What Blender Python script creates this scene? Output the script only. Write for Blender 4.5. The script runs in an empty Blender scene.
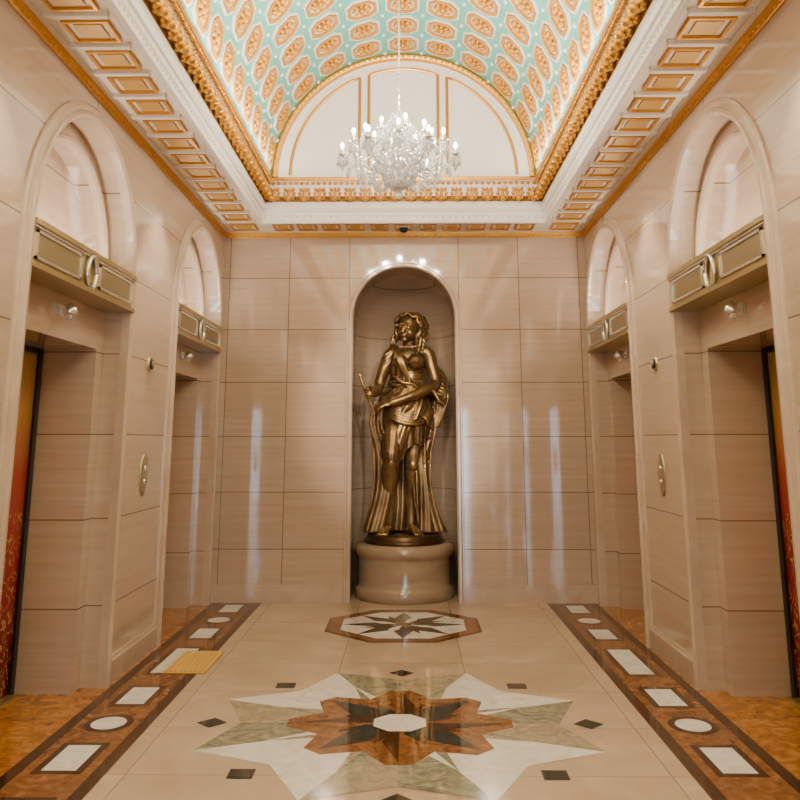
import bpy, bmesh, math, random
from mathutils import Vector, Matrix, Euler
random.seed(7)
pi=math.pi
W=2.0; YB=9.2; YF=-5.6; HC=3.88
BAYS=[8.2,5.28,2.36,-0.56,-3.48]

# ------------------------------------------------------------------ helpers
class MB:
    def __init__(s): s.v=[];s.f=[];s.m=[];s.s=[]
    def add(s,vs,fs,mi=0,sm=False):
        o=len(s.v); s.v+= [tuple(p) for p in vs]
        for f in fs:
            s.f.append([i+o for i in f]); s.m.append(mi); s.s.append(sm)
    def box(s,x0,x1,y0,y1,z0,z1,mi=0):
        v=[(x,y,z) for z in (z0,z1) for y in (y0,y1) for x in (x0,x1)]
        s.add(v,[(0,2,3,1),(4,5,7,6),(0,1,5,4),(2,6,7,3),(0,4,6,2),(1,3,7,5)],mi)
    def quad(s,a,b,c,d,mi=0,sm=False): s.add([a,b,c,d],[(0,1,2,3)],mi,sm)
    def grid(s,rows,mi=0,sm=True,closed=False):
        n=len(rows[0]); vs=[p for r in rows for p in r]; fs=[]
        for i in range(len(rows)-1):
            for j in range(n if closed else n-1):
                k=(j+1)%n
                fs.append((i*n+j,i*n+k,(i+1)*n+k,(i+1)*n+j))
        s.add(vs,fs,mi,sm)
    def lathe(s,prof,c=(0,0,0),n=24,mi=0,sm=True):
        rows=[]
        for r,z in prof:
            rows.append([Vector((r*math.cos(2*pi*k/n),r*math.sin(2*pi*k/n),z))+Vector(c) for k in range(n)])
        o=len(s.v)
        s.grid(rows,mi,sm,True)
        s.f.append([o+i for i in range(n)][::-1]); s.m.append(mi); s.s.append(False)
        q=o+(len(prof)-1)*n
        s.f.append([q+i for i in range(n)]); s.m.append(mi); s.s.append(False)
    def sphere(s,c,r,n=12,m=8,mi=0,rot=None):
        if not hasattr(r,'__len__'): r=(r,r,r)
        rows=[]
        for i in range(m+1):
            t=-pi/2+pi*i/m; t=max(-pi/2+.03,min(pi/2-.03,t))
            row=[]
            for k in range(n):
                a=2*pi*k/n
                p=Vector((r[0]*math.cos(t)*math.cos(a),r[1]*math.cos(t)*math.sin(a),r[2]*math.sin(t)))
                if rot: p=rot@p
                row.append(p+Vector(c))
            rows.append(row)
        o=len(s.v); s.grid(rows,mi,True,True)
        s.f.append([o+i for i in range(n)][::-1]); s.m.append(mi); s.s.append(True)
        q=o+m*n
        s.f.append([q+i for i in range(n)]); s.m.append(mi); s.s.append(True)
    def octa(s,c,r,h=None,mi=0):
        h=h or r; x,y,z=c
        s.add([(x+r,y,z),(x,y+r,z),(x-r,y,z),(x,y-r,z),(x,y,z+h),(x,y,z-h)],
              [(0,1,4),(1,2,4),(2,3,4),(3,0,4),(1,0,5),(2,1,5),(3,2,5),(0,3,5)],mi)
    def tube(s,pts,rad,n=8,mi=0,sm=True):
        pts=[Vector(p) for p in pts]
        if not hasattr(rad,'__len__'): rad=[rad]*len(pts)
        rows=[]; up=None
        for i,p in enumerate(pts):
            t=(pts[min(i+1,len(pts)-1)]-pts[max(i-1,0)]).normalized()
            if up is None:
                up=Vector((0,0,1)) if abs(t.z)<.9 else Vector((1,0,0))
            a=t.cross(up).normalized(); b=a.cross(t).normalized(); up=b
            rows.append([p+rad[i]*(math.cos(2*pi*k/n)*a+math.sin(2*pi*k/n)*b) for k in range(n)])
        o=len(s.v); s.grid(rows,mi,sm,True)
        s.f.append([o+i for i in range(n)][::-1]); s.m.append(mi); s.s.append(sm)
        q=o+(len(pts)-1)*n
        s.f.append([q+i for i in range(n)]); s.m.append(mi); s.s.append(sm)
    def limb(s,chain,n=16,mi=0):
        P=[Vector(c[:3]) for c in chain]; R=[c[3] for c in chain]
        pts=[];rr=[]
        for i in range(len(P)-1):
            p0=P[max(i-1,0)];p1=P[i];p2=P[i+1];p3=P[min(i+2,len(P)-1)]
            for k in range(6):
                t=k/6
                pts.append(.5*((2*p1)+(p2-p0)*t+(2*p0-5*p1+4*p2-p3)*t*t+(-p0+3*p1-3*p2+p3)*t**3))
                u=t*t*(3-2*t); rr.append(R[i]*(1-u)+R[i+1]*u)
        pts.append(P[-1]); rr.append(R[-1])
        d0=(pts[0]-pts[1]).normalized(); d1=(pts[-1]-pts[-2]).normalized()
        A=[];B=[]
        for a in (75,50,25):
            A.append((pts[0]+d0*rr[0]*math.sin(math.radians(a)),rr[0]*math.cos(math.radians(a))))
        for a in (25,50,75):
            B.append((pts[-1]+d1*rr[-1]*math.sin(math.radians(a)),rr[-1]*math.cos(math.radians(a))))
        pts=[a[0] for a in A]+pts+[b[0] for b in B]
        rr=[a[1] for a in A]+rr+[b[1] for b in B]
        s.tube(pts,rr,n,mi)
    def build(s,name,mats,parent=None,fix=True):
        me=bpy.data.meshes.new(name); me.from_pydata(s.v,[],s.f)
        for m in mats: me.materials.append(m)
        me.polygons.foreach_set('material_index',s.m)
        me.polygons.foreach_set('use_smooth',s.s)
        if fix:
            bm=bmesh.new(); bm.from_mesh(me); bmesh.ops.recalc_face_normals(bm,faces=bm.faces); bm.to_mesh(me); bm.free()
        me.update()
        ob=bpy.data.objects.new(name,me); bpy.context.scene.collection.objects.link(ob)
        if parent: ob.parent=parent
        return ob
def empty(name,loc=(0,0,0)):
    e=bpy.data.objects.new(name,None); e.location=loc; e.empty_display_size=.1
    bpy.context.scene.collection.objects.link(e); return e

# ------------------------------------------------------------------ materials
def base_mat(name):
    m=bpy.data.materials.new(name); m.use_nodes=True
    nt=m.node_tree; b=nt.nodes['Principled BSDF']; return m,nt,b
def mat(name,col,rough=.5,metal=0,emit=None,es=0,trans=0,coat=0,ior=None):
    m,nt,b=base_mat(name)
    b.inputs['Base Color'].default_value=(*col,1); b.inputs['Roughness'].default_value=rough
    b.inputs['Metallic'].default_value=metal
    b.inputs['Transmission Weight'].default_value=trans; b.inputs['Coat Weight'].default_value=coat
    if ior: b.inputs['IOR'].default_value=ior
    if emit: b.inputs['Emission Color'].default_value=(*emit,1); b.inputs['Emission Strength'].default_value=es
    return m
def M(nt,op,a,b=None,c=None):
    n=nt.nodes.new('ShaderNodeMath'); n.operation=op
    for i,x in enumerate((a,b,c)):
        if x is None: continue
        if isinstance(x,(int,float)): n.inputs[i].default_value=x
        else: nt.links.new(x,n.inputs[i])
    return n.outputs[0]
def tile(name,c1,c2,c3,vs,joints=(),jc=(.20,.125,.07),jw=.0045,rough=.12,var=.10,ns=1.0,spec=.5,dist=.6):
    m,nt,b=base_mat(name); L=nt.links.new; N=nt.nodes.new
    g=N('ShaderNodeNewGeometry'); sep=N('ShaderNodeSeparateXYZ'); L(g.outputs['Position'],sep.inputs[0])
    mask=None; cells=[]
    for ax,pitch,off,ab in joints:
        co=sep.outputs['XYZ'.index(ax)]
        if ab: co=M(nt,'ABSOLUTE',co)
        t=M(nt,'DIVIDE',M(nt,'SUBTRACT',co,off),pitch)
        fr=M(nt,'FRACT',t); d=M(nt,'MULTIPLY',M(nt,'MINIMUM',fr,M(nt,'SUBTRACT',1.0,fr)),pitch)
        k=M(nt,'LESS_THAN',d,jw); mask=k if mask is None else M(nt,'MAXIMUM',mask,k)
        fl=M(nt,'FLOOR',t)
        if ab: fl=M(nt,'ADD',fl,M(nt,'MULTIPLY',M(nt,'SIGN',sep.outputs['XYZ'.index(ax)]),7.0))
        cells.append(fl)
    comb=N('ShaderNodeCombineXYZ')
    for i,c in enumerate(cells[:3]): L(c,comb.inputs[i])
    wn=N('ShaderNodeTexWhiteNoise'); wn.noise_dimensions='3D'; L(comb.outputs[0],wn.inputs['Vector'])
    sc=N('ShaderNodeVectorMath'); sc.operation='MULTIPLY'; L(g.outputs['Position'],sc.inputs[0]); sc.inputs[1].default_value=vs
    off=N('ShaderNodeVectorMath'); off.operation='SCALE'; L(wn.outputs['Color'],off.inputs[0]); off.inputs['Scale'].default_value=9.0
    ad=N('ShaderNodeVectorMath'); L(sc.outputs[0],ad.inputs[0]); L(off.outputs[0],ad.inputs[1])
    n1=N('ShaderNodeTexNoise'); n1.inputs['Scale'].default_value=ns; n1.inputs['Detail'].default_value=8
    n1.inputs['Roughness'].default_value=.62
    n1.inputs['Distortion'].default_value=dist; L(ad.outputs[0],n1.inputs['Vector'])
    cr=N('ShaderNodeValToRGB'); e=cr.color_ramp.elements
    e[0].position=.3; e[0].color=(*c2,1); e[1].position=.7; e[1].color=(*c3,1)
    k=e.new(.5); k.color=(*c1,1); L(n1.outputs['Fac'],cr.inputs[0])
    hv=N('ShaderNodeHueSaturation'); L(cr.outputs[0],hv.inputs['Color'])
    L(M(nt,'ADD',M(nt,'MULTIPLY',M(nt,'SUBTRACT',wn.outputs['Value'],.5),var),1.0),hv.inputs['Value'])
    out=hv.outputs[0]
    if mask is not None:
        mx=N('ShaderNodeMix'); mx.data_type='RGBA'; L(mask,mx.inputs[0]); L(out,mx.inputs[6]); mx.inputs[7].default_value=(*jc,1)
        out=mx.outputs[2]
    L(out,b.inputs['Base Color'])
    b.inputs['Roughness'].default_value=rough; b.inputs['Specular IOR Level'].default_value=spec
    return m
WC=((.49,.355,.25),(.455,.325,.225),(.525,.39,.28))
VSX=(1.0,1.0,26)
m_back=tile('marble_back',*WC,VSX,[('Z',.57,.52,0),('X',.66,.6,1)],rough=.06,spec=.95,dist=.25)
m_side=tile('marble_side',*WC,VSX,[('Z',.57,.52,0),('Y',2.92,5.28,0)],rough=.07,spec=.9,dist=.25)
m_plain=tile('marble_plain',*WC,VSX,[('Z',.57,.52,0)],rough=.08,spec=.8,dist=.25)
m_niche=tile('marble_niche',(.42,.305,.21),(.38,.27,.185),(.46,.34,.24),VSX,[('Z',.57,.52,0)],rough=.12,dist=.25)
m_mould=tile('marble_mould',(.50,.37,.265),(.46,.335,.235),(.55,.42,.305),(3,3,3),[],rough=.1,spec=.8)
m_floor=tile('marble_floor',(.53,.38,.255),(.47,.33,.215),(.60,.45,.32),(1.3,1.3,1),[('X',.9,.45,0),('Y',.72,.31,0)],jc=(.28,.19,.12),jw=.003,rough=.04,var=.08,ns=1.6,spec=1.0)
m_orange=tile('orange_marble',(.36,.13,.02),(.20,.06,.01),(.52,.24,.05),(1,1,1),[],rough=.06,ns=9,dist=1.5,spec=.8)
m_brown=tile('brown_marble',(.055,.02,.008),(.03,.012,.005),(.11,.045,.018),(1,1,1),[],rough=.06,ns=14,dist=1.5)
m_rust=tile('rust_marble',(.22,.085,.025),(.14,.05,.015),(.34,.15,.05),(1,1,1),[],rough=.06,ns=9,dist=1.5)
m_white=tile('white_marble',(.74,.69,.61),(.62,.56,.48),(.82,.78,.72),(1,1,1),[],rough=.06,ns=5,dist=2)
m_green=tile('green_marble',(.26,.24,.16),(.12,.12,.08),(.42,.36,.25),(1,1,1),[],rough=.06,ns=6,dist=2.5)
m_tan=tile('tan_marble',(.36,.29,.19),(.24,.19,.12),(.50,.41,.29),(1,1,1),[],rough=.06,ns=7,dist=2.5)
m_dark=tile('dark_marble',(.028,.03,.024),(.015,.016,.014),(.07,.068,.055),(1,1,1),[],rough=.06,ns=8,dist=2)
m_cream=mat('cream_plaster',(.80,.71,.58),.5)
m_whitep=mat('white_plaster',(.82,.78,.73),.45)
m_whitev=mat('vault_white',(.74,.69,.61),.5)
m_turq=mat('turquoise_paint',(.13,.46,.37),.5)
m_gold=mat('gold_leaf',(.66,.32,.04),.32,.65)
m_goldv=mat('gold_vault',(.62,.28,.02),.42,.35)
m_golds=mat('gold_paint',(.60,.34,.08),.4,.3)
m_goldd=mat('gold_recess',(.28,.13,.02),.45,.4)
m_brass=mat('brushed_brass',(.46,.35,.15),.33,.8)
m_brassd=mat('dark_brass',(.33,.26,.13),.35,.75)
m_silver=mat('silver_trim',(.78,.77,.73),.22,.9)
m_black=mat('black_metal',(.02,.02,.02),.3,.5)
m_dome=mat('smoked_dome',(.01,.01,.012),.08)
m_bulb=mat('warm_bulb',(1,.9,.7),.3,emit=(1,.85,.6),es=60)
m_crys=mat('crystal',(1,1,1),.03,trans=.75,ior=1.5)
m_yellow=mat('yellow_tactile',(.66,.38,.08),.5)

# ------------------------------------------------------------------ floor
f=MB()
def hq(b,x0,x1,y0,y1,z,mi): b.quad((x0,y0,z),(x1,y0,z),(x1,y1,z),(x0,y1,z),mi)
hq(f,-1.45,1.45,YF,YB+1.2,0,0); hq(f,-2.75,-1.45,YF,YB+1.2,0,1); hq(f,1.45,2.75,YF,YB+1.2,0,1)
f.box(-2.75,2.75,YF,YB+1.2,-.1,-.004,0)
floor=f.build('floor',[m_floor,m_orange],fix=False)
def border(s):
    b=MB(); X=lambda a:s*a
    z=.002
    b.box(min(X(1.45),X(1.95)),max(X(1.45),X(1.95)),YF+.02,YB-.01,0,z,1)
    for a0,a1 in ((1.45,1.52),(1.88,1.95)):
        b.box(min(X(a0),X(a1)),max(X(a0),X(a1)),YF+.02,YB-.01,z,z+.001,0)
    def rect(yc,l,w=.175):
        b.box(X(1.7)-w/2-.04,X(1.7)+w/2+.04,yc-l/2-.045,yc+l/2+.045,z,z+.001,0)
        b.box(X(1.7)-w/2,X(1.7)+w/2,yc-l/2,yc+l/2,z+.001,z+.002,2)
    for yc in BAYS:
        y=yc+.12
        rect(y-.55,.36); rect(y+.55,.36)
        if y-1.46>YF+.6: rect(y-1.46,.72)
        for rr,zz,mi in ((.14,z+.0012,0),(.10,z+.002,2)):
            n=28; b.add([(X(1.7)+rr*math.cos(2*pi*k/n),y+rr*1.15*math.sin(2*pi*k/n),zz) for k in range(n)],[tuple(range(n))],mi)
    b.build('floor_border',[m_brown,m_rust,m_white],fix=False)
border(-1); border(1)
def pol(r,a): return (r*math.cos(math.radians(a)),r*math.sin(math.radians(a)))
def poly(b,c,pts,z,mi): b.add([(c[0]+p[0],c[1]+p[1],z) for p in pts],[tuple(range(len(pts)))],mi)
b=MB(); c=(0,5.42)
for k in range(8):
    a=45*k; t=a+22.5
    ma,mb=(3,0) if k%2==0 else (0,5)
    poly(b,c,[pol(0,0),pol(.93,t-22.5),pol(1.19,t)],.002,ma)
    poly(b,c,[pol(0,0),pol(1.19,t),pol(.93,t+22.5)],.002,mb)
    d=pol(1.10,a); e=.09
    u=pol(1,a); w=(-u[1],u[0])
    poly(b,c,[(d[0]+u[0]*e,d[1]+u[1]*e),(d[0]+w[0]*e,d[1]+w[1]*e),(d[0]-u[0]*e,d[1]-u[1]*e),(d[0]-w[0]*e,d[1]-w[1]*e)],.002,2)
    # second ring of short points, lying under the rust star
    poly(b,c,[pol(.4,t-12),pol(.80,t),pol(.4,t)],.0025,5 if k%2 else 0)
    poly(b,c,[pol(.4,t),pol(.80,t),pol(.4,t+12)],.0025,3)
    poly(b,c,[pol(0,0),pol(.50,a-22.5),pol(.66,a-6),pol(.66,a+6),pol(.50,a+22.5)],.003,1)
for k in range(8):
    a=45*k
    poly(b,c,[pol(.1,a),pol(.33,a-17),pol(.62,a),pol(.33,a+17)],.0045,2 if k%2 else 4)
    poly(b,c,[pol(.1,a),pol(.33,a),pol(.62,a),pol(.33,a+17)],.0047,2 if k%2 else 1)
    poly(b,c,[pol(.08,a+22.5),pol(.2,a+22.5-15),pol(.38,a+22.5),pol(.2,a+22.5+15)],.005,2 if k%2==0 else 4)
poly(b,c,[pol(.165,22.5+45*k) for k in range(8)],.006,0)
b.build('floor_star_medallion',[m_white,m_rust,m_dark,m_green,m_brown,m_tan],fix=False)
b=MB(); c=(0,8.14)
poly(b,c,[pol(.74,22.5+45*k) for k in range(8)],.002,4)
poly(b,c,[pol(.71,22.5+45*k) for k in range(8)],.0028,1)
poly(b,c,[pol(.61,22.5+45*k) for k in range(8)],.0034,4)
poly(b,c,[pol(.595,22.5+45*k) for k in range(8)],.0036,0)
for k in range(8):
    a=45*k
    poly(b,c,[pol(.25,a-22.5),pol(.56,a),pol(.25,a+22.5),pol(.1,a)],.004,1)
    poly(b,c,[pol(.05,a),pol(.25,a-15),pol(.54,a),pol(.25,a+15)],.0046,2)
    poly(b,c,[pol(.05,a+22.5),pol(.2,a+22.5-13),pol(.40,a+22.5),pol(.2,a+22.5+13)],.0052,0 if k%2 else 4)
poly(b,c,[pol(.08,22.5+45*k) for k in range(8)],.006,1)
b.build('floor_octagon_medallion',[m_white,m_rust,m_dark,m_green,m_brown],fix=False)
b=MB(); b.box(-1.7,-1.39,6.48,7.12,.004,.009,0)
for i in range(9):
    x=-1.685+i*.0345; b.box(x,x+.018,6.5,7.1,.009,.014,0)
b.build('tactile_paving',[m_yellow])

# ------------------------------------------------------------------ back wall with niche
NR=.56; NZ=2.935; ND=.42; NA=24
b=MB(); T=4.45
def arch_pts(R,zs,n=NA): return [(R*math.cos(pi*k/n),zs+R*math.sin(pi*k/n)) for k in range(n+1)]
b.quad((-W-.8,YB,0),(-NR,YB,0),(-NR,YB,NZ),(-W-.8,YB,NZ)); b.quad((NR,YB,0),(W+.8,YB,0),(W+.8,YB,NZ),(NR,YB,NZ))
b.quad((-W-.8,YB,NZ),(-NR,YB,NZ),(-NR,YB,T),(-W-.8,YB,T)); b.quad((NR,YB,NZ),(W+.8,YB,NZ),(W+.8,YB,T),(NR,YB,T))
ap=arch_pts(NR,NZ)
for i in range(NA):
    (x0,z0),(x1,z1)=ap[i],ap[i+1]; b.quad((x0,YB,z0),(x1,YB,z1),(x1,YB,T),(x0,YB,T))
b.build('wall_back',[m_back,m_plain],fix=False)
b=MB()
out=[(NR,0)]+ap+[(-NR,0)]
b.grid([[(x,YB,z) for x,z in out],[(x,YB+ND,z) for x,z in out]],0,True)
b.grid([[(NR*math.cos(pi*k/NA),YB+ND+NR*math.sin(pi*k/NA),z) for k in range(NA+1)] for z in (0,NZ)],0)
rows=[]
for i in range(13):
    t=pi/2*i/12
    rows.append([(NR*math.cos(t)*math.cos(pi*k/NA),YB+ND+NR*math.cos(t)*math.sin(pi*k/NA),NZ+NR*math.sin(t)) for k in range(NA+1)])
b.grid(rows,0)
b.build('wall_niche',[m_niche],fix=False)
def arch_sweep(b,R,zs,prof,mapf,mi=0,z0=0,n=32):
    rows=[]
    path=[('L',1,z0)]+[('A',pi*k/n,0) for k in range(n+1)]+[('L',-1,z0)]
    for o,h in prof:
        row=[]
        for p in path:
            if p[0]=='L': row.append(mapf(p[1]*(R+o),p[2],h))
            else: row.append(mapf((R+o)*math.cos(p[1]),zs+(R+o)*math.sin(p[1]),h))
        rows.append(row)
    b.grid(rows,mi,False)
b=MB()
arch_sweep(b,NR,NZ,[(-.006,-.02),(-.006,.02),(.012,.035),(.03,.035),(.045,.02),(.06,.02),(.065,0)],lambda u,z,h:(u,YB-h,z))
b.build('trim_niche',[m_mould],fix=False)

# ------------------------------------------------------------------ side walls
RR=.84; ZS=2.81; RD=.15; OH=.70; OZ=2.25; OD=.37
def side(s,name):
    P=lambda x,y,z:(s*x,y,z)
    b=MB()
    edges=sorted(BAYS)
    ys=[YF]
    for yc in edges: ys+= [yc-RR,yc+RR]
    ys.append(YB)
    for i in range(0,len(ys),2):
        b.quad(P(W,ys[i],0),P(W,ys[i+1],0),P(W,ys[i+1],T),P(W,ys[i],T))
    for yc in edges:
        a=[(yc+u,z) for u,z in arch_pts(RR,ZS,32)]
        for i in range(32):
            (y0,z0),(y1,z1)=a[i],a[i+1]; b.quad(P(W,y0,z0),P(W,y1,z1),P(W,y1,T),P(W,y0,T))
    b.build(name,[m_side],fix=False)
    for yc in edges:
        b=MB()
        a=[(yc+u,z) for u,z in arch_pts(RR,ZS,32)]
        o=[(yc+RR,0)]+a+[(yc-RR,0)]
        b.grid([[P(W,y,z) for y,z in o],[P(W+RD,y,z) for y,z in o]],0,False)
        X=W+RD
        b.quad(P(X,yc-RR,0),P(X,yc-OH,0),P(X,yc-OH,OZ),P(X,yc-RR,OZ)); b.quad(P(X,yc+OH,0),P(X,yc+RR,0),P(X,yc+RR,OZ),P(X,yc+OH,OZ))
        b.quad(P(X,yc-RR,OZ),P(X,yc+RR,OZ),P(X,yc+RR,2.7),P(X,yc-RR,2.7))
        r2=.70
        a2=[(yc+u,z) for u,z in arch_pts(r2,ZS,32)]
        b.grid([[P(X,y,z) for y,z in a],[P(X,y,z) for y,z in a2]],0,False)
        o2=[(yc+r2,2.7)]+a2+[(yc-r2,2.7)]
        b.grid([[P(X,y,z) for y,z in o2],[P(X+.14,y,z) for y,z in o2]],0,False)
        b.add([P(X+.14,y,z) for y,z in o2],[tuple(range(len(o2)))],0)
        b.quad(P(X,yc-RR,2.7),P(X,yc-r2,2.7),P(X,yc-r2,ZS),P(X,yc-RR,ZS)); b.quad(P(X,yc+r2,2.7),P(X,yc+RR,2.7),P(X,yc+RR,ZS),P(X,yc+r2,ZS))
        X2=X+OD+.1
        b.quad(P(X,yc-OH,0),P(X2,yc-OH,0),P(X2,yc-OH,OZ),P(X,yc-OH,OZ)); b.quad(P(X,yc+OH,0),P(X2,yc+OH,0),P(X2,yc+OH,OZ),P(X,yc+OH,OZ))
        b.quad(P(X,yc-OH,OZ),P(X,yc+OH,OZ),P(X2,yc+OH,OZ),P(X2,yc-OH,OZ))
        b.quad(P(X2,yc-OH,0),P(X2,yc+OH,0),P(X2,yc+OH,OZ),P(X2,yc-OH,OZ))
        b.build('wall_recess_'+name[5:],[m_plain],fix=False)
side(-1,'wall_left'); side(1,'wall_right')
k=1
for s,nm in ((-1,'left'),(1,'right')):
    b=MB()
    for yc in BAYS:
        mf=lambda u,z,h:(s*(W-h),yc+u,z)
        arch_sweep(b,RR,ZS,[(-.006,-.03),(-.006,.03),(.015,.045),(.035,.045),(.045,.03),(.07,.022),(.085,.022),(.1,.012),(.1,0)],mf)
        mf2=lambda u,z,h:(s*(W+RD-h),yc+u,z)
        arch_sweep(b,.70,ZS,[(-.01,-.03),(-.01,.015),(.01,.03),(.03,.03),(.04,.015),(.055,0)],mf2,z0=2.72)
    b.build('trim_%d'%k,[m_mould],fix=False); k+=1
    b=MB()
    ys=[YF]
    for yc in sorted(BAYS): ys+=[yc-RR-.1,yc+RR+.1]
    ys.append(YB)
    for i in range(0,len(ys),2):
        if ys[i+1]-ys[i]<.05: continue
        x0,x1=sorted((s*W,s*(W-.03))); b.box(x0,x1,ys[i],ys[i+1],0,.15); 
        x0,x1=sorted((s*W,s*(W-.014))); b.box(x0,x1,ys[i],ys[i+1],.15,.175)
    b.build('baseboard_'+nm,[m_mould])
b=MB()
for x0,x1 in ((-W+.03,-NR-.07),(NR+.07,W-.03)):
    b.box(x0,x1,YB-.03,YB,0,.15); b.box(x0,x1,YB-.014,YB,.15,.175)
b.build('baseboard_back',[m_mould])

def transom(s,yc):
    e=empty('transom_panel',(s*W,yc,2.665))
    def X(a): return s*a
    b=MB()
    def bx(a0,a1,y0,y1,z0,z1,mi): 
        x0,x1=sorted((X(a0),X(a1))); b.box(x0,x1,y0,y1,z0,z1,mi)
    H=.135
    bx(-.03,.145,-.832,.832,-H,H,0)
    bx(-.055,-.03,-.86,.86,H-.03,H,0); bx(-.055,-.03,-.86,.86,-H,-H+.03,0)
    bx(-.045,-.03,-.86,.86,H-.045,H-.03,2); 
    for q in (-1,1):
        y0,y1=sorted((q*.16,q*.80))
        for (ya,yb,za,zb) in ((y0,y1,.065,.08),(y0,y1,-.08,-.065),(y0,y0+.015,-.08,.08),(y1-.015,y1,-.08,.08)):
            bx(-.042,-.03,ya,yb,za,zb,2)
        bx(-.034,-.03,y0+.015,y1-.015,-.065,.065,1)
    b.build('panel',[m_brass,m_brassd,m_silver],e)
    b=MB()
    b.tube([(X(-.045),.075*math.cos(2*pi*k/24),.1*math.sin(2*pi*k/24)) for k in range(25)],.016,8,0)
    b.build('oval_ring',[m_silver],e)
for yc in BAYS:
    for s in (-1,1): transom(s,yc)

def door_mat():
    m,nt,b=base_mat('lacquer_door'); L=nt.links.new; N=nt.nodes.new
    g=N('ShaderNodeNewGeometry'); sep=N('ShaderNodeSeparateXYZ'); L(g.outputs['Position'],sep.inputs[0])
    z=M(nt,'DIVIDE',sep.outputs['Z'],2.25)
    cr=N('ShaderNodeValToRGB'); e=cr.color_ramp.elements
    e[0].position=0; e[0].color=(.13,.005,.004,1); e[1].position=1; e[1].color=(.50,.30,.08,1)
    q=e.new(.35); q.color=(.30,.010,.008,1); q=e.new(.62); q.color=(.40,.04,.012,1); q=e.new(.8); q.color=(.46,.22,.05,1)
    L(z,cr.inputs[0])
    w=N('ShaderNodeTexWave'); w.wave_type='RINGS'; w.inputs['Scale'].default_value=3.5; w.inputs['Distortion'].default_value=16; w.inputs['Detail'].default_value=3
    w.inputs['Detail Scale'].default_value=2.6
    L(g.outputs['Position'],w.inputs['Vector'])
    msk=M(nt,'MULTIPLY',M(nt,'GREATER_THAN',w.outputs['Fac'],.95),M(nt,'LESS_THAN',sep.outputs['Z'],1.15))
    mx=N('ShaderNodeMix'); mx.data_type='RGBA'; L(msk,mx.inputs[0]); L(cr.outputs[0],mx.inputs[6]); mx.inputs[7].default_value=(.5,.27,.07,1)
    L(mx.outputs[2],b.inputs['Base Color']); b.inputs['Roughness'].default_value=.18; b.inputs['Metallic'].default_value=.25
    return m
m_door=door_mat()
for s in (-1,1):
    for i,yc in enumerate(BAYS):
        b=MB(); a=W+RD+OD
        def bx(a0,a1,y0,y1,z0,z1,mi):
            x0,x1=sorted((s*a0,s*a1)); b.box(x0,x1,yc+y0,yc+y1,z0,z1,mi)
        bx(a+.02,a+.05,-.64,-.004,.012,OZ-.03,0); bx(a+.02,a+.05,.004,.64,.012,OZ-.03,0)
        bx(a-.0,a+.06,-.695,-.64,.002,OZ-.004,1); bx(a-.0,a+.06,.64,.695,.002,OZ-.004,1); bx(a-.0,a+.06,-.64,.64,OZ-.04,OZ-.004,1)
        bx(a-.04,a+.06,-.64,.64,.002,.012,2)
        for q in (-1,1): bx(a+.01,a+.02,q*.05-.008,q*.05+.008,.02,OZ-.05,2)
        b.build('elevator_door',[m_door,m_black,m_brass])
for s in (-1,1):
    for yc in BAYS:
        e=empty('hall_lantern',(s*(W+RD),yc,2.40))
        b=MB()
        x0,x1=sorted((-s*.001,-s*.02)); b.box(x0,x1,-.05,.05,-.015,.06,0)
        x0,x1=sorted((-s*.02,-s*.07)); b.box(x0,x1,-.012,.012,-.0,.02,0)
        b.lathe([(.012,.055),(.03,.045),(.05,-.0),(.045,-.012),(.03,-.02)],(-s*.075,0,.01),16,0)
        b.lathe([(.022,-.02),(.016,-.05)],(-s*.075,0,.01),12,1)
        b.build('bracket_and_shade',[m_silver,m_crys],e)
piers=[6.74,3.82,.9]
for s in (-1,1):
    for yc in piers:
        n=28
        def disc(b,rw,rh,zc,h0,h1,mi):
            A=[];B_=[]
            for k in range(n):
                a=2*pi*k/n; ca,sa=math.cos(a),math.sin(a)
                A.append((s*(W-h0),yc+rw*ca,zc+rh*sa)); B_.append((s*(W-h1),yc+(rw-.004)*ca,zc+(rh-.004)*sa))
            b.grid([A,B_],mi,False,True); b.add(B_,[tuple(range(n))],mi)
        b=MB()
        disc(b,.085,.16,1.36,.001,.012,0); disc(b,.068,.142,1.36,.0125,.014,2)
        disc(b,.02,.02,1.41,.014,.022,1); disc(b,.02,.02,1.31,.014,.022,1)
        b.build('call_button_panel',[m_brassd,m_silver,m_brass],fix=False)
        b=MB()
        disc(b,.062,.055,2.21,.001,.014,0); disc(b,.046,.040,2.21,.0145,.03,1)
        b.tube([(s*(W-.03),yc+.022*math.cos(2*pi*k/16),2.21+.022*math.sin(2*pi*k/16)) for k in range(17)],.006,6,0)
        b.build('wall_emblem',[m_brass,m_black],fix=False)

# ------------------------------------------------------------------ front wall (behind camera)
b=MB()
def fx(x0,x1,z0,z1): b.box(x0,x1,YF-.2,YF,z0,z1)
fx(-W-.8,-.3,0,T); fx(1.7,W+.8,0,T); fx(-.3,1.7,2.5,T)
b.box(-1.6,1.6,YF-.2,YF-.0,T,6.2)
b.build('wall_front',[m_plain])
b=MB()
for x in (-.3,.2,.7,1.2,1.66): b.box(x,x+.04,YF-.12,YF-.06,0,2.5)
for z in (0,.5,1.0,1.5,2.0,2.46): b.box(-.3,1.7,YF-.12,YF-.06,z,z+.04)
b.build('window_1',[m_brass])

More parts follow.
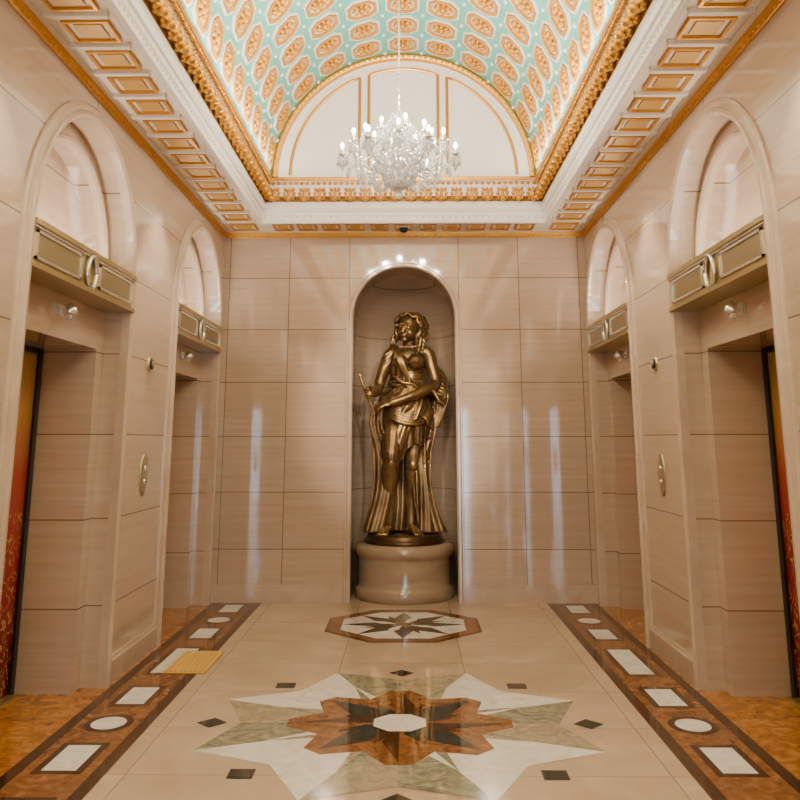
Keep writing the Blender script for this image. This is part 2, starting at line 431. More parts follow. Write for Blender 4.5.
# ------------------------------------------------------------------ ceiling
ceil=empty('ceiling')
def ringrow(d,z):
    return [(-(W-d),YB-d,z),((W-d),YB-d,z),((W-d),YF+d,z),(-(W-d),YF+d,z)]
def ring_obj(name,prof,mt):
    b=MB(); b.grid([ringrow(d,z) for d,z in prof],0,False,True); b.build(name,[mt],ceil,fix=False)
VS=4.34; VR=1.40
ring_obj('wall_gold_moulding',[(0,3.825),(.012,3.825),(.016,3.835),(.022,3.84),(.026,3.855),(.03,3.865),(.035,3.885)],m_gold)
ring_obj('soffit',[(.03,3.88),(.07,3.88),(.07,3.895),(.46,3.895),(.46,3.875),(.475,3.865),(.49,3.86),(.50,3.86)],m_cream)
ring_obj('crown_lower',[(.50,3.86),(.515,3.865),(.52,3.885),(.50,3.90),(.50,3.945),(.51,3.95),(.515,3.98),(.53,3.99),(.545,4.02),(.545,4.05),(.535,4.055),(.535,4.09)],m_whitep)
ring_obj('frieze',[(.535,4.09),(.54,4.235)],m_goldd)
ring_obj('crown_upper',[(.54,4.235),(.555,4.24),(.56,4.26),(.575,4.265),(.58,4.29),(.60,4.295),(.60,4.34)],m_whitep)
b=MB()
def rframe(b,x0,x1,y0,y1,z,w,h,mi,mi2,mi3=2):
    b.box(x0,x1,y0,y0+w,z-h,z,mi); b.box(x0,x1,y1-w,y1,z-h,z,mi)
    b.box(x0,x0+w,y0+w,y1-w,z-h,z,mi); b.box(x1-w,x1,y0+w,y1-w,z-h,z,mi)
    b.box(x0+w,x1-w,y0+w,y1-w,z-h*.2,z,mi3)
    b.box(x0+w+.035,x1-w-.035,y0+w+.03,y1-w-.03,z-h*.7,z,mi2)
y=YB-.55-.17
while y>YF+.6:
    for s in (-1,1):
        x0,x1=sorted((s*(W-.14),s*(W-.40))); rframe(b,x0,x1,y-.125,y+.125,3.895,.018,.025,0,1)
        x0,x1=sorted((s*(W-.08),s*(W-.43))); b.box(x0,x1,y+.165,y+.205,3.865,3.895,2)
    y-=.37
n=11; 
for i in range(n):
    xc=-1.45+.14+i*(2.9-.28)/(n-1)
    rframe(b,xc-.1,xc+.1,YB-.40,YB-.13,3.895,.018,.022,0,1)
for s in (-1,1):
    x0,x1=sorted((s*(W-.13),s*(W-.40))); rframe(b,x0,x1,YB-.40,YB-.13,3.895,.02,.022,0,1)
b.build('soffit_frames',[m_gold,m_golds,m_cream],ceil)
def along(d,step):
    pts=[]
    yb=YB-d; x=W-d
    nn=int((yb-YF-d)/step)
    for i in range(nn):
        y=yb-step*(i+.5)
        pts.append((-x,y,'L')); pts.append((x,y,'R'))
    nn=int(round(2*x/step))
    for i in range(nn): pts.append((-x+2*x*(i+.5)/nn,yb,'B'))
    return pts
b=MB()
for x,y,t in along(.555,.165):
    nrm={'L':Vector((1,0,0)),'R':Vector((-1,0,0)),'B':Vector((0,-1,0))}[t]
    tan=Vector((0,0,1)).cross(nrm)
    c=Vector((x,y,4.165))
    rot=Matrix((tan,nrm,Vector((0,0,1)))).transposed()
    # acanthus leaf: mid rib with curling lobes and scroll tip
    b.sphere(c+nrm*.012,(.022,.052,.078),8,6,0,rot)
    b.sphere(c+nrm*.055+Vector((0,0,-.060)),(.034,.040,.030),8,5,0,rot)
    for q in (-1,1):
        for zz,xx,rr in ((.045,.040,.028),(.0,.050,.026),(-.042,.042,.024)):
            rt=rot@Matrix.Rotation(q*.5,3,'Y')
            b.sphere(c+tan*q*xx+Vector((0,0,zz))+nrm*.018,(rr*.8,.034,rr),7,5,0,rt)
    b.sphere(c+tan*.0825+nrm*.004,(.014,.02,.05),6,4,0,rot)
b.build('acanthus_frieze',[m_gold],ceil,fix=False)
b=MB()
for x,y,t in along(.60,.06): b.sphere((x,y,4.275),(.022,.022,.018),6,4,0)
for x,y,t in along(.022,.07): b.sphere((x,y,3.84),(.012,.014,.012),6,4,0)
for x,y,t in along(.50,.07): b.sphere((x,y,3.93),(.012,.02,.012),6,4,1)
b.build('bead_rows',[m_gold,m_cream],ceil,fix=False)
ring_obj('gold_fillet',[(.595,4.30),(.615,4.305),(.62,4.33),(.60,4.345)],m_gold)
b=MB(); n=48
YV=YB-.58
b.grid([[((VR)*math.cos(pi*k/n),y,VS+VR*math.sin(pi*k/n)) for k in range(n+1)] for y in (YV+.03,YF)],0,True)
b.build('vault',[m_turq],ceil,fix=False)
NC=11; pit=pi*VR/NC; yp=.42
cb=MB()
def octp(a,c,ch):
    return [(a,-c+ch),(a,c-ch),(a-ch,c),(-a+ch,c),(-a,c-ch),(-a,-c+ch),(-a+ch,-c),(a-ch,-c)]
def cell(tc,yc):
    def mp(p,q,h):
        a=tc+p/VR; r=VR-h
        return (r*math.cos(a),yc+q,VS+r*math.sin(a))
    def ring(a0,a1,h0,h1,mi):
        o=octp(a0,a0*1.06,a0*.5); i=octp(a1,a1*1.06,a1*.5)
        cb.grid([[mp(*p,h0) for p in o],[mp(*p,h1) for p in o],[mp(*p,h1) for p in i],[mp(*p,h0) for p in i]],mi,False,True)
    ring(.166,.150,0,.02,0)
    ring(.140,.112,.002,.028,1)
    cb.add([mp(*p,.006) for p in octp(.152,.161,.075)],[tuple(range(8))],0)
    R3=Matrix((Vector((-math.sin(tc),0,math.cos(tc))),Vector((0,1,0)),Vector((-math.cos(tc),0,-math.sin(tc))))).transposed()
    cb.add([mp(.092*math.cos(2*pi*k/12),.097*math.sin(2*pi*k/12),.010) for k in range(12)],[tuple(range(12))],2)
    cb.sphere(mp(0,0,.02),(.03,.03,.035),7,4,1,R3)
    for k in range(8):
        a=2*pi*k/8
        rr=R3@Matrix.Rotation(a,3,'Z')
        cb.sphere(mp(.062*math.cos(a),.064*math.sin(a),.012),(.038,.019,.028),6,4,1,rr)
ny=int((YV-YF)/yp)
for j in range(ny):
    yc=YV-.08-yp*(j+.5)
    for i in range(NC):
        cell(pit*(i+.5)/VR,yc)
for j in range(ny):
    for i in range(1,NC):
        a=pit*i/VR; y=YV-.08-yp*j
        cb.sphere(((VR-.004)*math.cos(a),y,VS+(VR-.004)*math.sin(a)),.022,6,4,0)
cb.build('vault_medallions',[m_whitev,m_goldv,m_goldd],ceil,fix=False)
b=MB()
n=40
def arc(R,y): return [(R*math.cos(pi*k/n),y,VS+R*math.sin(pi*k/n)) for k in range(n+1)]
b.add(arc(VR+.02,YV),[tuple(range(n+1))],0)
b.quad((-1.45,YV,VS-.2),(1.45,YV,VS-.2),(1.45,YV,VS+.01),(-1.45,YV,VS+.01),0)
b.build('tympanum',[m_whitep],ceil,fix=False)
b=MB()
b.grid([arc(VR,YV),arc(VR,YV-.05),arc(VR-.03,YV-.06),arc(VR-.06,YV-.05),arc(VR-.07,YV)],0,False)
for k in range(1,70):
    a=pi*k/70; b.sphere(((VR-.035)*math.cos(a),YV-.06,VS+(VR-.035)*math.sin(a)),(.02,.02,.02),6,4,0)
r1=1.20; xs=.40
a_end=math.acos((xs+.07)/r1)
for q in (-1,1):
    pts=[(q*r1*math.cos(a_end*k/20),YV-.005,VS+.03+r1*math.sin(a_end*k/20)) for k in range(21)]
    pts+=[(q*(xs+.07),YV-.005,VS+.03)]
    b.tube(pts,.018,6,0,False)
a0=math.acos(xs/r1)
pts=[(xs-.03,YV-.005,VS+.03)]+[(r1*math.cos(a0+(pi-2*a0)*k/16)*.93,YV-.005,VS+.03+r1*math.sin(a0+(pi-2*a0)*k/16)) for k in range(17)]+[(-xs+.03,YV-.005,VS+.03)]
b.tube(pts,.018,6,0,False)
b.build('tympanum_gold',[m_gold],ceil,fix=False)
b=MB()
b.lathe([(.05,.03),(.06,.02),(.06,0)],(0,YB-.27,3.865),20,0)
b.lathe([(.05,0),(.047,-.02),(.035,-.04),(.015,-.05)],(0,YB-.27,3.865),20,1)
b.build('security_dome_camera',[m_whitep,m_dome])

# ------------------------------------------------------------------ chandelier
def chandelier(loc):
    e=empty('chandelier',loc)
    fr=MB(); cr=MB(); ca=MB(); bu=MB()
    fr.lathe([(.004,.42),(.03,.40),(.05,.37),(.02,.34),(.015,.28),(.03,.24),(.045,.2),(.02,.16),(.018,.1),(.04,.05),(.06,.0),(.05,-.05),(.02,-.09),(.015,-.15),(.03,-.18),(.01,-.22)],(0,0,0),16,0)
    bulbs=[]
    def cat(P,n=8):
        out=[];P=[Vector(p) for p in P]
        for i in range(len(P)-1):
            p0=P[max(i-1,0)];p1=P[i];p2=P[i+1];p3=P[min(i+2,len(P)-1)]
            for k in range(n):
                t=k/n; out.append(.5*((2*p1)+(p2-p0)*t+(2*p0-5*p1+4*p2-p3)*t*t+(-p0+3*p1-3*p2+p3)*t**3))
        out.append(P[-1]); return out
    tips={}
    for tier,(na,sc,z0,ph) in enumerate(((12,1.0,-.02,0),(8,.60,.15,.2))):
        tips[tier]=[]
        for k in range(na):
            a=2*pi*k/na+ph; d=Vector((math.cos(a),math.sin(a),0))
            dz=.05*(k%2) if tier==0 else 0
            prof=[(.04,0),(.12,-.06),(.25,-.09),(.36,-.06),(.44-.05*(k%2),.01+dz),(.455-.05*(k%2),.06+dz)]
            P=[d*r*sc+Vector((0,0,z0+z*sc)) for r,z in prof]
            pts=cat(P,6); fr.tube(pts,.0065,6,0)
            tip=P[-1]; tips[tier].append(tip)
            fr.lathe([(.006,-.012),(.03,.0),(.036,.012),(.012,.006),(.012,.02)],tip,12,0)
            ca.lathe([(.0105,.015),(.0105,.055),(.006,.06)],tip,8,0)
            bu.sphere(tip+Vector((0,0,.08)),(.014,.014,.026),8,6,0)
            bulbs.append(tip+Vector((0,0,.08)))
            for j in range(6):
                b2=2*pi*j/6; q=tip+Vector((.034*math.cos(b2),.034*math.sin(b2),-.025)); cr.octa(q,.008,.018)
                cr.octa(q+Vector((0,0,-.045)),.012,.030)
            for j,p in enumerate(pts[6:-4:5]):
                cr.octa(p+Vector((0,0,-.03)),.010,.014); cr.octa(p+Vector((0,0,-.075)),.016,.038)
    def swag(p,q,sag,n,r):
        for i in range(n+1):
            t=i/n; c=p.lerp(q,t); c=c+Vector((0,0,-sag*4*t*(1-t))); cr.octa(c,r,r*1.1)
    for tier in tips:
        L=tips[tier]
        for i in range(len(L)):
            swag(L[i],L[(i+1)%len(L)],.07,11,.0095)
            mid=(L[i]+L[(i+1)%len(L)])/2+Vector((0,0,-.10)); cr.octa(mid,.016,.038)
            swag(L[i],Vector((0,0,.36))+L[i].normalized()*.04,.05,20,.0085)
    for k in range(20):
        a=2*pi*k/20; d=Vector((math.cos(a),math.sin(a),0))
        swag(d*.04+Vector((0,0,.36)),d*.2+Vector((0,0,.02)),.07,20,.010)
        swag(d*.2+Vector((0,0,.0)),d*.03+Vector((0,0,-.24)),.05,14,.012)
        cr.octa(d*.2+Vector((0,0,-.04)),.016,.042)
        cr.octa(d*.30+Vector((0,0,-.13)),.016,.042); cr.octa(d*.30+Vector((0,0,-.07)),.010,.016)
        cr.octa(d*.11+Vector((0,0,-.2)),.013,.038)
    for rr,z in ((.2,.01),(.30,-.05)):
        fr.tube([Vector((rr*math.cos(2*pi*k/30),rr*math.sin(2*pi*k/30),z)) for k in range(31)],.006,6,0)
    for r,z in ((.07,.37),(.05,.42)):
        for k in range(10):
            a=2*pi*k/10; cr.octa((r*math.cos(a),r*math.sin(a),z-.03),.012,.03)
    cr.sphere((0,0,-.29),.035,10,8)
    top=5.72-loc[2]
    fr.tube([(0,0,.4),(0,0,top)],.006,6,0)
    z=.45
    while z<top-.1:
        cr.octa((0,0,z),.013,.02); z+=.055
    fr.lathe([(.01,top-.12),(.05,top-.08),(.08,top-.03),(.10,top)],(0,0,0),20,0)
    fr.build('frame',[m_silver],e); cr.build('crystals',[m_crys],e,fix=False)
    ca.build('candles',[m_whitep],e); bu.build('bulbs',[m_bulb],e)
    for i,bp in enumerate(bulbs):
        if i%2: continue
        ld=bpy.data.lights.new('chandelier_lamp','POINT'); ld.energy=22; ld.color=(1,.89,.75); ld.shadow_soft_size=.02
        lo=bpy.data.objects.new('lamp',ld); lo.location=bp+Vector((0,0,.02)); lo.parent=e
        bpy.context.scene.collection.objects.link(lo)
chandelier((-.02,6.5,3.82)); chandelier((-.02,.66,3.82))

# ------------------------------------------------------------------ statue pedestal
PX,PY=0,YB+.40
b=MB()
b.lathe([(.525,0),(.525,.10),(.515,.115),(.50,.125),(.495,.15),(.495,.40),(.50,.42),(.525,.44),(.535,.47),(.535,.50),(.52,.53),(.49,.55),(.10,.55)],(PX,PY,0),64,0)
b.build('statue_pedestal',[tile('pedestal_marble',(.36,.26,.17),(.30,.215,.14),(.43,.32,.22),(2,2,14),[],rough=.12,spec=.7)])

# ------------------------------------------------------------------ statue
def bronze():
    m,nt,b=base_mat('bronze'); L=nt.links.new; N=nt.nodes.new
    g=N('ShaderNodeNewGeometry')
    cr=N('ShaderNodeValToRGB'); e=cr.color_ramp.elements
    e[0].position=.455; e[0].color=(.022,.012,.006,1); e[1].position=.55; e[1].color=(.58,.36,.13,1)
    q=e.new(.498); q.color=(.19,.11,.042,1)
    L(g.outputs['Pointiness'],cr.inputs[0])  # pointiness darkens creases and gilds raised forms: shade and highlights painted into the colour
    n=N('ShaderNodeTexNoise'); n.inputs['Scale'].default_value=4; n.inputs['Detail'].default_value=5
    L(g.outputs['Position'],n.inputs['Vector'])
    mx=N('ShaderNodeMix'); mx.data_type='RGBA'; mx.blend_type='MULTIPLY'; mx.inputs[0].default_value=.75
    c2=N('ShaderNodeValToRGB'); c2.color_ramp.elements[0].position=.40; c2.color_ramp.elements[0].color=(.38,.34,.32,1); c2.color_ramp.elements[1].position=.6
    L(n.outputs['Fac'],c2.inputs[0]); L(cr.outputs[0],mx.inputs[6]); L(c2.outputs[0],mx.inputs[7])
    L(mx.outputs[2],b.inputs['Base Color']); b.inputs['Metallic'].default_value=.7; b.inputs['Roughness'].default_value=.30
    return m
m_bronze=bronze()
st=empty('bronze_statue',(PX,PY,0))
B=MB()
def sp(x,y,z,r,rot=None,n=20,m=14): B.sphere((x,y,z),r,n,m,0,rot)
E=lambda x,y,z: Euler((math.radians(x),math.radians(y),math.radians(z))).to_matrix()
sp(.05,.0,2.47,(.175,.12,.20),E(0,4,0)); sp(.05,.01,2.575,(.20,.095,.085),E(0,-3,0)); sp(.05,.0,2.30,(.148,.112,.18)); sp(.035,.0,2.14,(.165,.125,.14))
sp(.02,.01,1.97,(.225,.16,.17)); sp(-.07,.02,1.88,(.14,.155,.15)); sp(.12,.03,1.90,(.145,.155,.16))
sp(-.03,-.105,2.46,(.076,.076,.076)); sp(.125,-.108,2.475,(.082,.088,.084)); sp(.130,-.197,2.472,(.012,.014,.012))
B.limb([(.05,.03,2.58,.082),(.052,.0,2.68,.068),(.055,-.01,2.80,.064)])
B.limb([(.055,-.04,2.645,.018),(.15,-.055,2.655,.018),(.22,-.02,2.65,.018)],8); B.limb([(.04,-.04,2.645,.018),(-.04,-.055,2.65,.018),(-.11,-.02,2.64,.018)],8)
B.limb([(.16,.01,2.60,.072),(.245,.01,2.575,.080),(.285,-.0,2.45,.072),(.325,-.03,2.29,.062),(.325,-.06,2.22,.058)])
B.limb([(.328,-.05,2.225,.058),(.26,-.16,2.175,.063),(.10,-.26,2.10,.053),(-.06,-.31,2.04,.038),(-.12,-.32,2.02,.033)])
B.limb([(-.05,.01,2.60,.072),(-.135,.01,2.57,.080),(-.20,.0,2.43,.070),(-.25,-.01,2.28,.060),(-.262,-.03,2.21,.056)])
B.limb([(-.262,-.02,2.21,.056),(-.29,-.11,2.15,.057),(-.315,-.21,2.12,.044),(-.33,-.27,2.11,.033)])
def hand(wr,dirv,palm_n,curl,thumb_side=1,spread=.9):
    d=Vector(dirv).normalized(); nrm=Vector(palm_n).normalized(); sd=d.cross(nrm).normalized(); nrm=sd.cross(d).normalized()
    w=Vector(wr)
    rot=Matrix((sd,d,nrm)).transposed()
    B.sphere(w+d*.055,(.046,.062,.022),14,10,0,rot)
    for i,(o,l) in enumerate(((-.034,.088),(-.012,.100),(.011,.094),(.033,.074))):
        p=w+d*.098+sd*o*spread*1.05; a=math.radians(curl*.35); seg=l/2.4; ch=[(*p,.0145)]
        for k in range(3):
            v=d*math.cos(a)+nrm*math.sin(a)+sd*o*.6; p=p+v.normalized()*seg*(1.1-.12*k)
            ch.append((*p,.0135-.0015*k)); a+=math.radians(curl*.55)
        B.limb(ch,10)
    p=w+d*.03-sd*.038*thumb_side
    q1=p+(d*.5-sd*thumb_side*.8+nrm*.3).normalized()*.042; q2=q1+(d*.9-sd*thumb_side*.2+nrm*.6).normalized()*.04; q3=q2+(d*.9+nrm*.7+sd*.2*thumb_side).normalized()*.03
    B.limb([(*p,.019),(*q1,.016),(*q2,.0145),(*q3,.012)],10)
hand((-.125,-.32,2.02),(-.95,-.15,-.22),(0,.6,-.8),55,1)
hand((-.335,-.27,2.11),(-.45,-.8,.05),(.75,-.3,-.1),95,-1)
B.limb([(-.44,-.36,2.28,.014),(-.42,-.355,2.22,.018),(-.395,-.35,2.16,.019),(-.345,-.34,2.02,.017),(-.30,-.33,1.90,.012)],10)
sp(-.445,-.36,2.30,(.02,.014,.04),E(0,-20,0),10,8)
B.limb([(-.09,.0,1.88,.145),(-.11,-.10,1.70,.134),(-.125,-.20,1.50,.103),(-.13,-.225,1.38,.082)])
B.limb([(-.13,-.22,1.38,.082),(-.14,-.14,1.22,.086),(-.145,-.07,1.02,.062),(-.145,-.04,.82,.043),(-.145,-.04,.74,.044)])
sp(-.13,-.262,1.385,(.052,.048,.06))
B.limb([(.12,.02,1.88,.145),(.12,-.02,1.68,.134),(.10,-.06,1.48,.10),(.09,-.08,1.36,.080)])
B.limb([(.09,-.07,1.36,.080),(.085,-.02,1.20,.086),(.075,-.01,1.00,.062),(.07,-.02,.82,.044),(.07,-.02,.74,.045)])
sp(.09,-.12,1.36,(.052,.048,.06))
def foot(x,y,ang):
    d=Vector((math.sin(ang),-math.cos(ang),0)); s_=Vector((d.y,-d.x,0))*-1
    h=Vector((x,y,.665))
    B.limb([(*(h-d*.045+Vector((0,0,.005))),.040),(*(h+d*.05+Vector((0,0,.03))),.044),(*(h+d*.13+Vector((0,0,.0))),.040),(*(h+d*.18+Vector((0,0,-.012))),.030)])
    for i,o in enumerate((-.038,-.016,.004,.022,.038)):
        q=h+d*(.18-abs(o+.02)*.5)+s_*o; B.limb([(*(q+Vector((0,0,-.008))),.016),(*(q+d*.035+Vector((0,0,-.012))),.014)],8)
foot(-.15,-.09,-.35); foot(.08,-.07,.35)
HR=Matrix.Rotation(math.radians(-24),3,'Z')@Matrix.Rotation(math.radians(6),3,'X')@Matrix.Rotation(math.radians(9),3,'Y')
HC_=Vector((.055,-.045,2.862))
HS=1.10
def hs(x,y,z,r,rot=None,n=14,m=10):
    c=HC_+HR@(Vector((x,y,z))*HS); B.sphere(c,tuple(q*HS for q in r),n,m,0,HR@rot if rot else HR)
hs(0,.01,.025,(.100,.122,.120),None,20,14); hs(0,-.03,-.05,(.086,.094,.085)); hs(0,-.088,-.115,(.034,.030,.026))
hs(0,-.064,-.010,(.076,.062,.084))
hs(0,-.126,-.012,(.013,.020,.045),E(-14,0,0)); hs(0,-.143,-.035,(.017,.014,.012))
for q in (-1,1):
    hs(q*.040,-.114,.036,(.034,.010,.007),E(0,q*10,0)); hs(q*.037,-.112,.008,(.022,.011,.010)); hs(q*.045,-.082,-.045,(.032,.030,.034)); hs(q*.1,.01,-.01,(.014,.025,.034))
hs(0,-.124,-.070,(.024,.009,.007)); hs(0,-.121,-.084,(.018,.009,.008))
random.seed(3)
def hl(ch,n=8): B.limb([(*(HC_+HR@(Vector(c[:3])*HS)),c[3]) for c in ch],n)
for q in (-1,1):
    for i in range(12):
        ch=[]
        y0=-.075+i*.018
        for k in range(9):
            t=k/8; a=t*1.75
            wob=.012*math.cos(k*2.1+i*1.7)
            x=q*(.012+(.122+wob)*math.sin(a)); z=.038+(.106+wob)*math.cos(a)-.02*t
            y=y0+.055*t*t*(1 if y0<0 else .2)+.008*math.cos(k*1.9+i)
            if y0<-.05: z-=.006*(1-t)
            ch.append((x,y*(1.0),z,.016))
        hl(ch)
    for j in range(14):
        hs(q*(.120+random.uniform(-.008,.02)),-.035+j*.012,.02-j*.008+random.uniform(-.05,.03),(.025,.027,.025))
    for j in range(8):
        ch=[]
        for k in range(9):
            t=k/8
            ch.append((q*(.105+.018*math.sin(t*10+j*1.3)+.035*t+.004*j),-.01+.018*j-.045*t*(1+(j%3)*.5)+.012*math.cos(t*10+j*2),.02-.27*t*(1-.06*j),.022-.008*t))
        hl(ch)
hs(0,.10,.05,(.085,.070,.085)); hs(0,.05,.115,(.05,.05,.03))
for i in range(18):
    a=2*pi*i/18; hs(.075*math.cos(a),.115+.03*math.sin(a),.05+.075*math.sin(a),(.028,.03,.03))
def sheet(fn,nu,nv,th=.012):
    F=[[Vector(fn(i/nu,j/nv)) for j in range(nv+1)] for i in range(nu+1)]
    Nn=[[None]*(nv+1) for _ in range(nu+1)]
    for i in range(nu+1):
        for j in range(nv+1):
            a=F[min(i+1,nu)][j]-F[max(i-1,0)][j]; b_=F[i][min(j+1,nv)]-F[i][max(j-1,0)]
            c=a.cross(b_); Nn[i][j]=c.normalized() if c.length>1e-9 else Vector((0,1,0))
    vs=[F[i][j]+Nn[i][j]*th for i in range(nu+1) for j in range(nv+1)]+[F[i][j]-Nn[i][j]*th for i in range(nu+1) for j in range(nv+1)]
    n=nv+1; K=(nu+1)*n; fs=[]
    for i in range(nu):
        for j in range(nv):
            fs.append((i*n+j,i*n+j+1,(i+1)*n+j+1,(i+1)*n+j)); fs.append((K+i*n+j,K+(i+1)*n+j,K+(i+1)*n+j+1,K+i*n+j+1))
    for i in range(nu):
        fs.append((i*n,(i+1)*n,K+(i+1)*n,K+i*n)); fs.append((i*n+nv,K+i*n+nv,K+(i+1)*n+nv,(i+1)*n+nv))
    for j in range(nv):
        fs.append((j,K+j,K+j+1,j+1)); fs.append((nu*n+j,nu*n+j+1,K+nu*n+j+1,K+nu*n+j))
    B.add(vs,fs,0,True)
def sharp(x): return 1.3*(abs(math.cos(x*.5))**.7)*-1+.75
def gauss(x,c,w): return math.exp(-((x-c)/w)**2)
# skirt: wrapped drape, pulled tight over the forward thigh, hem slanting up to viewer right
def skirt(u,v):
    phi=2*pi*u-pi/2; cx=math.cos(phi); fr=max(0,-math.sin(phi))
    hem=1.46+.20*cx*(.3+.7*fr)+.04*math.sin(4*phi)
    if fr==0: hem=1.46+.06*cx-.25*min(1,math.sin(phi)*3)
    z=2.16+(hem-2.16)*v
    w=.170+.090*min(1,v*1.7)-.03*v*v; d=.135+.06*min(1,v*1.5)
    d+=.075*v*fr*gauss(cx,-.5,.5)
    ph=12*phi+3.2*math.sin(phi*2)+ (6.5*v if cx<.2 else -4*v)*.9
    f_=(.025*sharp(ph)+.010*sharp(2.1*ph+1.7*v))*(.35+.9*v)
    f_*=1-.7*gauss(cx,-.45,.30)*fr*v
    return (.03-.035*v+(w+f_)*cx,-.01+(d+f_)*math.sin(phi),z)
sheet(skirt,220,40)
def over(u,v):
    phi=2*pi*u-pi/2; cx=math.cos(phi)
    hem=1.90-.14*cx+.035*math.sin(5*phi)+.02*math.sin(11*phi)
    z=2.18+(hem-2.18)*v; w=.170+.10*min(1,v*1.7)+.015; d=.14+.078*min(1,v*1.5)+.012
    ph=13*phi+7*v
    f_=(.020*sharp(ph)+.008*sharp(2.3*ph))*(.4+.7*v)
    return (.035-.01*v+(w+f_)*cx,-.01+(d+f_)*math.sin(phi),z)
sheet(over,220,18)
for k in range(7):
    B.limb([(.03+(.176+.014*math.sin(k*2))*math.cos(2*pi*i/20),-.0+(.154+.012*math.cos(k))*math.sin(2*pi*i/20),2.13+.018*k-.06*math.cos(2*pi*i/20)*(k-1)/4+.014*math.sin(i*1.7+k*2),.016) for i in range(21)],8)
# rolled drape hanging diagonally over the front of the hips
for k in range(6):
    B.limb([(-.20,-.13,2.06-.025*k,.014),(-.08,-.215-.006*k,1.98-.03*k,.018),(.08,-.225-.004*k,1.93-.028*k,.018),(.20,-.16,1.96-.03*k,.016),(.27,-.05,2.02-.03*k,.014)],8)
def mantle(u,v):
    phi=math.radians(-20+220*u); z=2.12-(2.12-.645)*v
    cx=math.cos(phi)
    w=.215+.02*math.sin(v*7+1)-.03*math.sin(pi*v)+.12*v**2.6+.02*math.sin(9*v+1.5*cx)*(1-v); d=.15+.10*v**1.5
    ph=14*phi+2.5*math.sin(3*v+phi)+3.0*math.sin(5.5*v)
    f_=(.030*sharp(ph)+.012*sharp(2.2*ph+3*v))*(.5+1.1*v)
    return (-.0-.01*v+(w+f_)*cx+.025*math.sin(5*v),.04+(d+f_)*math.sin(phi),z)
sheet(mantle,260,70,.012)
def casc(pts,w,nf,amp=.03):
    P=[Vector(p) for p in pts]
    def fn(u,v):
        t=v*(len(P)-1); i=min(int(t),len(P)-2); q=t-i
        p0=P[max(i-1,0)];p1=P[i];p2=P[i+1];p3=P[min(i+2,len(P)-1)]
        c=.5*((2*p1)+(p2-p0)*q+(2*p0-5*p1+4*p2-p3)*q*q+(-p0+3*p1-3*p2+p3)*q**3)
        ww=w[0]+(w[1]-w[0])*v
        return (c.x+(u-.5)*ww+.010*math.sin(nf*5*u+6*v),c.y+amp*sharp(nf*2*pi*u+2.5*v+math.sin(7*v))*(0.5+v),c.z+.05*(sharp(nf*2*pi*u)+.3)*v*(1-v*.9)*2)
    sheet(fn,70,50,.011)
casc([(-.27,-.20,2.03),(-.295,-.19,1.8),(-.235,-.16,1.5),(-.225,-.13,1.1),(-.31,-.15,.66)],(.09,.20),4,.03)
casc([(-.22,-.16,1.55),(-.20,-.12,1.2),(-.27,-.10,.66)],(.08,.24),4,.03)
casc([(.28,-.02,2.12),(.27,-.06,1.8),(.195,-.08,1.4),(.21,-.08,1.0),(.30,-.12,.66)],(.08,.24),4,.03)
casc([(.17,-.10,1.70),(.18,-.12,1.3),(.21,-.15,.66)],(.07,.13),3,.03)
casc([(-.03,.02,1.6),(-.03,.04,1.2),(-.03,.04,.66)],(.3,.40),7,.025)
for j in range(9):
    q=j/8
    B.limb([(.24+.01*j,.07-.02*j,2.42-.03*j,.013),(.34+.012*math.sin(j),.06-.026*j,2.44-.05*j,.02),(.43-.02*q,.03-.028*j,2.30-.035*j,.022),(.41-.05*q,-.03*j,2.12-.01*j,.02),(.30,-.028*j,2.05+.012*j,.018),(.25,-.02*j,2.12,.013)],8)
casc([(.33,-.05,2.22),(.385,-.06,2.10),(.37,-.06,1.95),(.31,-.06,1.76)],(.17,.10),4,.022)
# tunic slipping off: covers only the viewer-left side of the chest
def tunic(u,v):
    phi=math.radians(172+ 72*u + 20*v*u)
    z=2.635-.46*v
    w=.205-.035*v; d=.128+.066*math.exp(-((v-.40)/.2)**2)*gauss(math.cos(phi),-.35,.4)
    ph=20*u+6*v*(1+u)
    f_=.014*sharp(ph)+.006*sharp(2.1*ph)
    return (.042+(w+f_)*math.cos(phi)*(1-.35*max(0,(.18-v)/.18)),(d+f_)*math.sin(phi)*(1-.5*max(0,(.15-v)/.15)),z)
sheet(tunic,110,44,.010)
for j in range(5):
    B.limb([(-.13+.010*j,-.02-.01*j,2.665,.012),(-.105+.014*j,-.13,2.59,.013),(-.06+.012*j,-.185,2.48,.014),(-.01+.014*j,-.165,2.36-.01*j,.014),(.08,-.14,2.27-.015*j,.013),(.19,-.07,2.26-.015*j,.013)],8)
for j in range(4):
    B.limb([(-.10,-.03,2.63-.02*j,.016),(-.19,-.055,2.56-.045*j,.018),(-.225,.0,2.52-.045*j,.018),(-.17,.07,2.52-.03*j,.016)],8)
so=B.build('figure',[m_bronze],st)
so.scale=(1.06,1.03,1.0)
md=so.modifiers.new('remesh','REMESH'); md.mode='VOXEL'; md.voxel_size=.0068; md.use_smooth_shade=True
md=so.modifiers.new('smooth','SMOOTH'); md.factor=.5; md.iterations=2
b=MB()
b.lathe([(.44,.55),(.44,.575),(.425,.59),(.41,.60),(.405,.63),(.395,.64),(.05,.642)],(0,0,0),48,0)
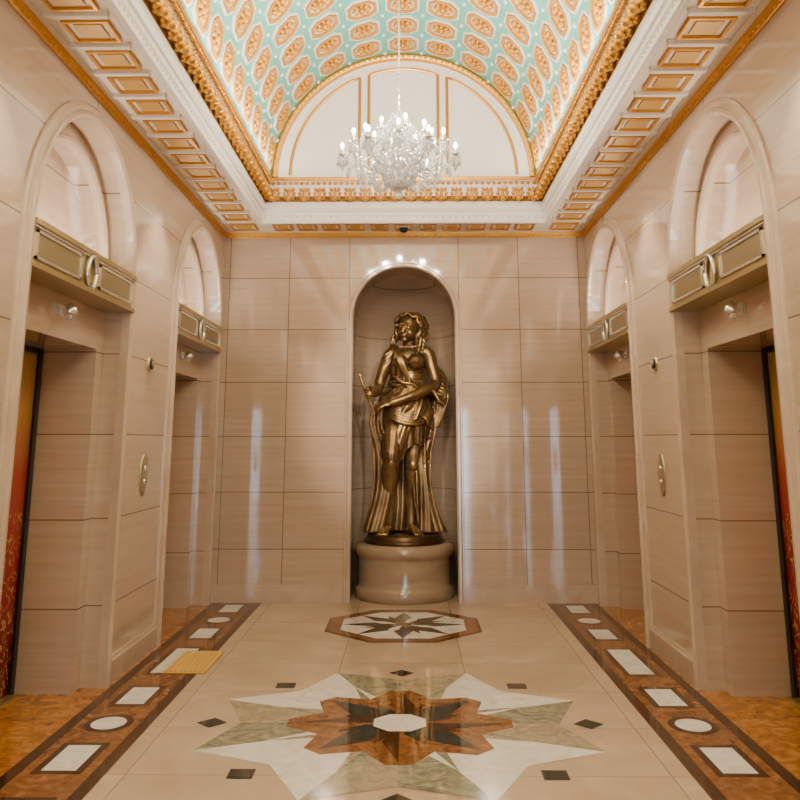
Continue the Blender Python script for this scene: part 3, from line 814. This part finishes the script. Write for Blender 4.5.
b.build('base',[mat('bronze_base',(.09,.05,.022),.3,.8)],st)

# ------------------------------------------------------------------ lights
def light(name,typ,loc,en,col,rot=(0,0,0),**k):
    d=bpy.data.lights.new(name,typ); d.energy=en; d.color=col
    for a,v in k.items(): setattr(d,a,v)
    o=bpy.data.objects.new(name,d); o.location=loc; o.rotation_euler=[math.radians(a) for a in rot]
    bpy.context.scene.collection.objects.link(o); return o
warm=(1,.88,.74)
for s in (-1,1):
    light('cove_light','AREA',(s*1.33,1.7,4.345),100,(1,.94,.84),(180,-s*20,0),shape='RECTANGLE',size=.05,size_y=13.5)
    for yc in BAYS:
        light('bay_uplight','AREA',(s*(W+.06),yc,2.805),11,warm,(180,0,0),shape='RECTANGLE',size=.08,size_y=1.2)
def spot(loc,tgt,en,ang=50,r=.03,col=warm):
    o=light('downlight_or_fill','SPOT',loc,en,col,spot_size=math.radians(ang),spot_blend=.6,shadow_soft_size=r)
    o.rotation_euler=(Vector(tgt)-Vector(loc)).to_track_quat('-Z','Y').to_euler()
for s in (-1,1):
    spot((s*1.3,3.7,3.86),(0,9.5,1.8),560,24,.05)  # added fill spots, aimed low to brighten the statue and its face
    for y in (6.74,3.82,.9): spot((s*1.65,y,3.84),(s*1.85,y,0),90,80)
for y in (4.2,.8,-2.5):
    light('vault_fill','AREA',(0,y,4.35),230,(1,.94,.84),(180,0,0),shape='RECTANGLE',size=1.6,size_y=1.6)  # added fill panels, unseen from below, bouncing light off the vault

w=bpy.data.worlds.new('world'); bpy.context.scene.world=w; w.use_nodes=True
w.node_tree.nodes['Background'].inputs[0].default_value=(.65,.8,1,1); w.node_tree.nodes['Background'].inputs[1].default_value=12.0

cd=bpy.data.cameras.new('camera'); cam=bpy.data.objects.new('camera',cd); bpy.context.scene.collection.objects.link(cam)
cd.sensor_width=36; cd.lens=36*850/800; cd.shift_y=-140/800; cd.clip_start=.05
cam.location=(.0635,0,1.617)
cam.rotation_euler=(math.radians(90+12),0,math.radians(.66))
bpy.context.scene.camera=cam
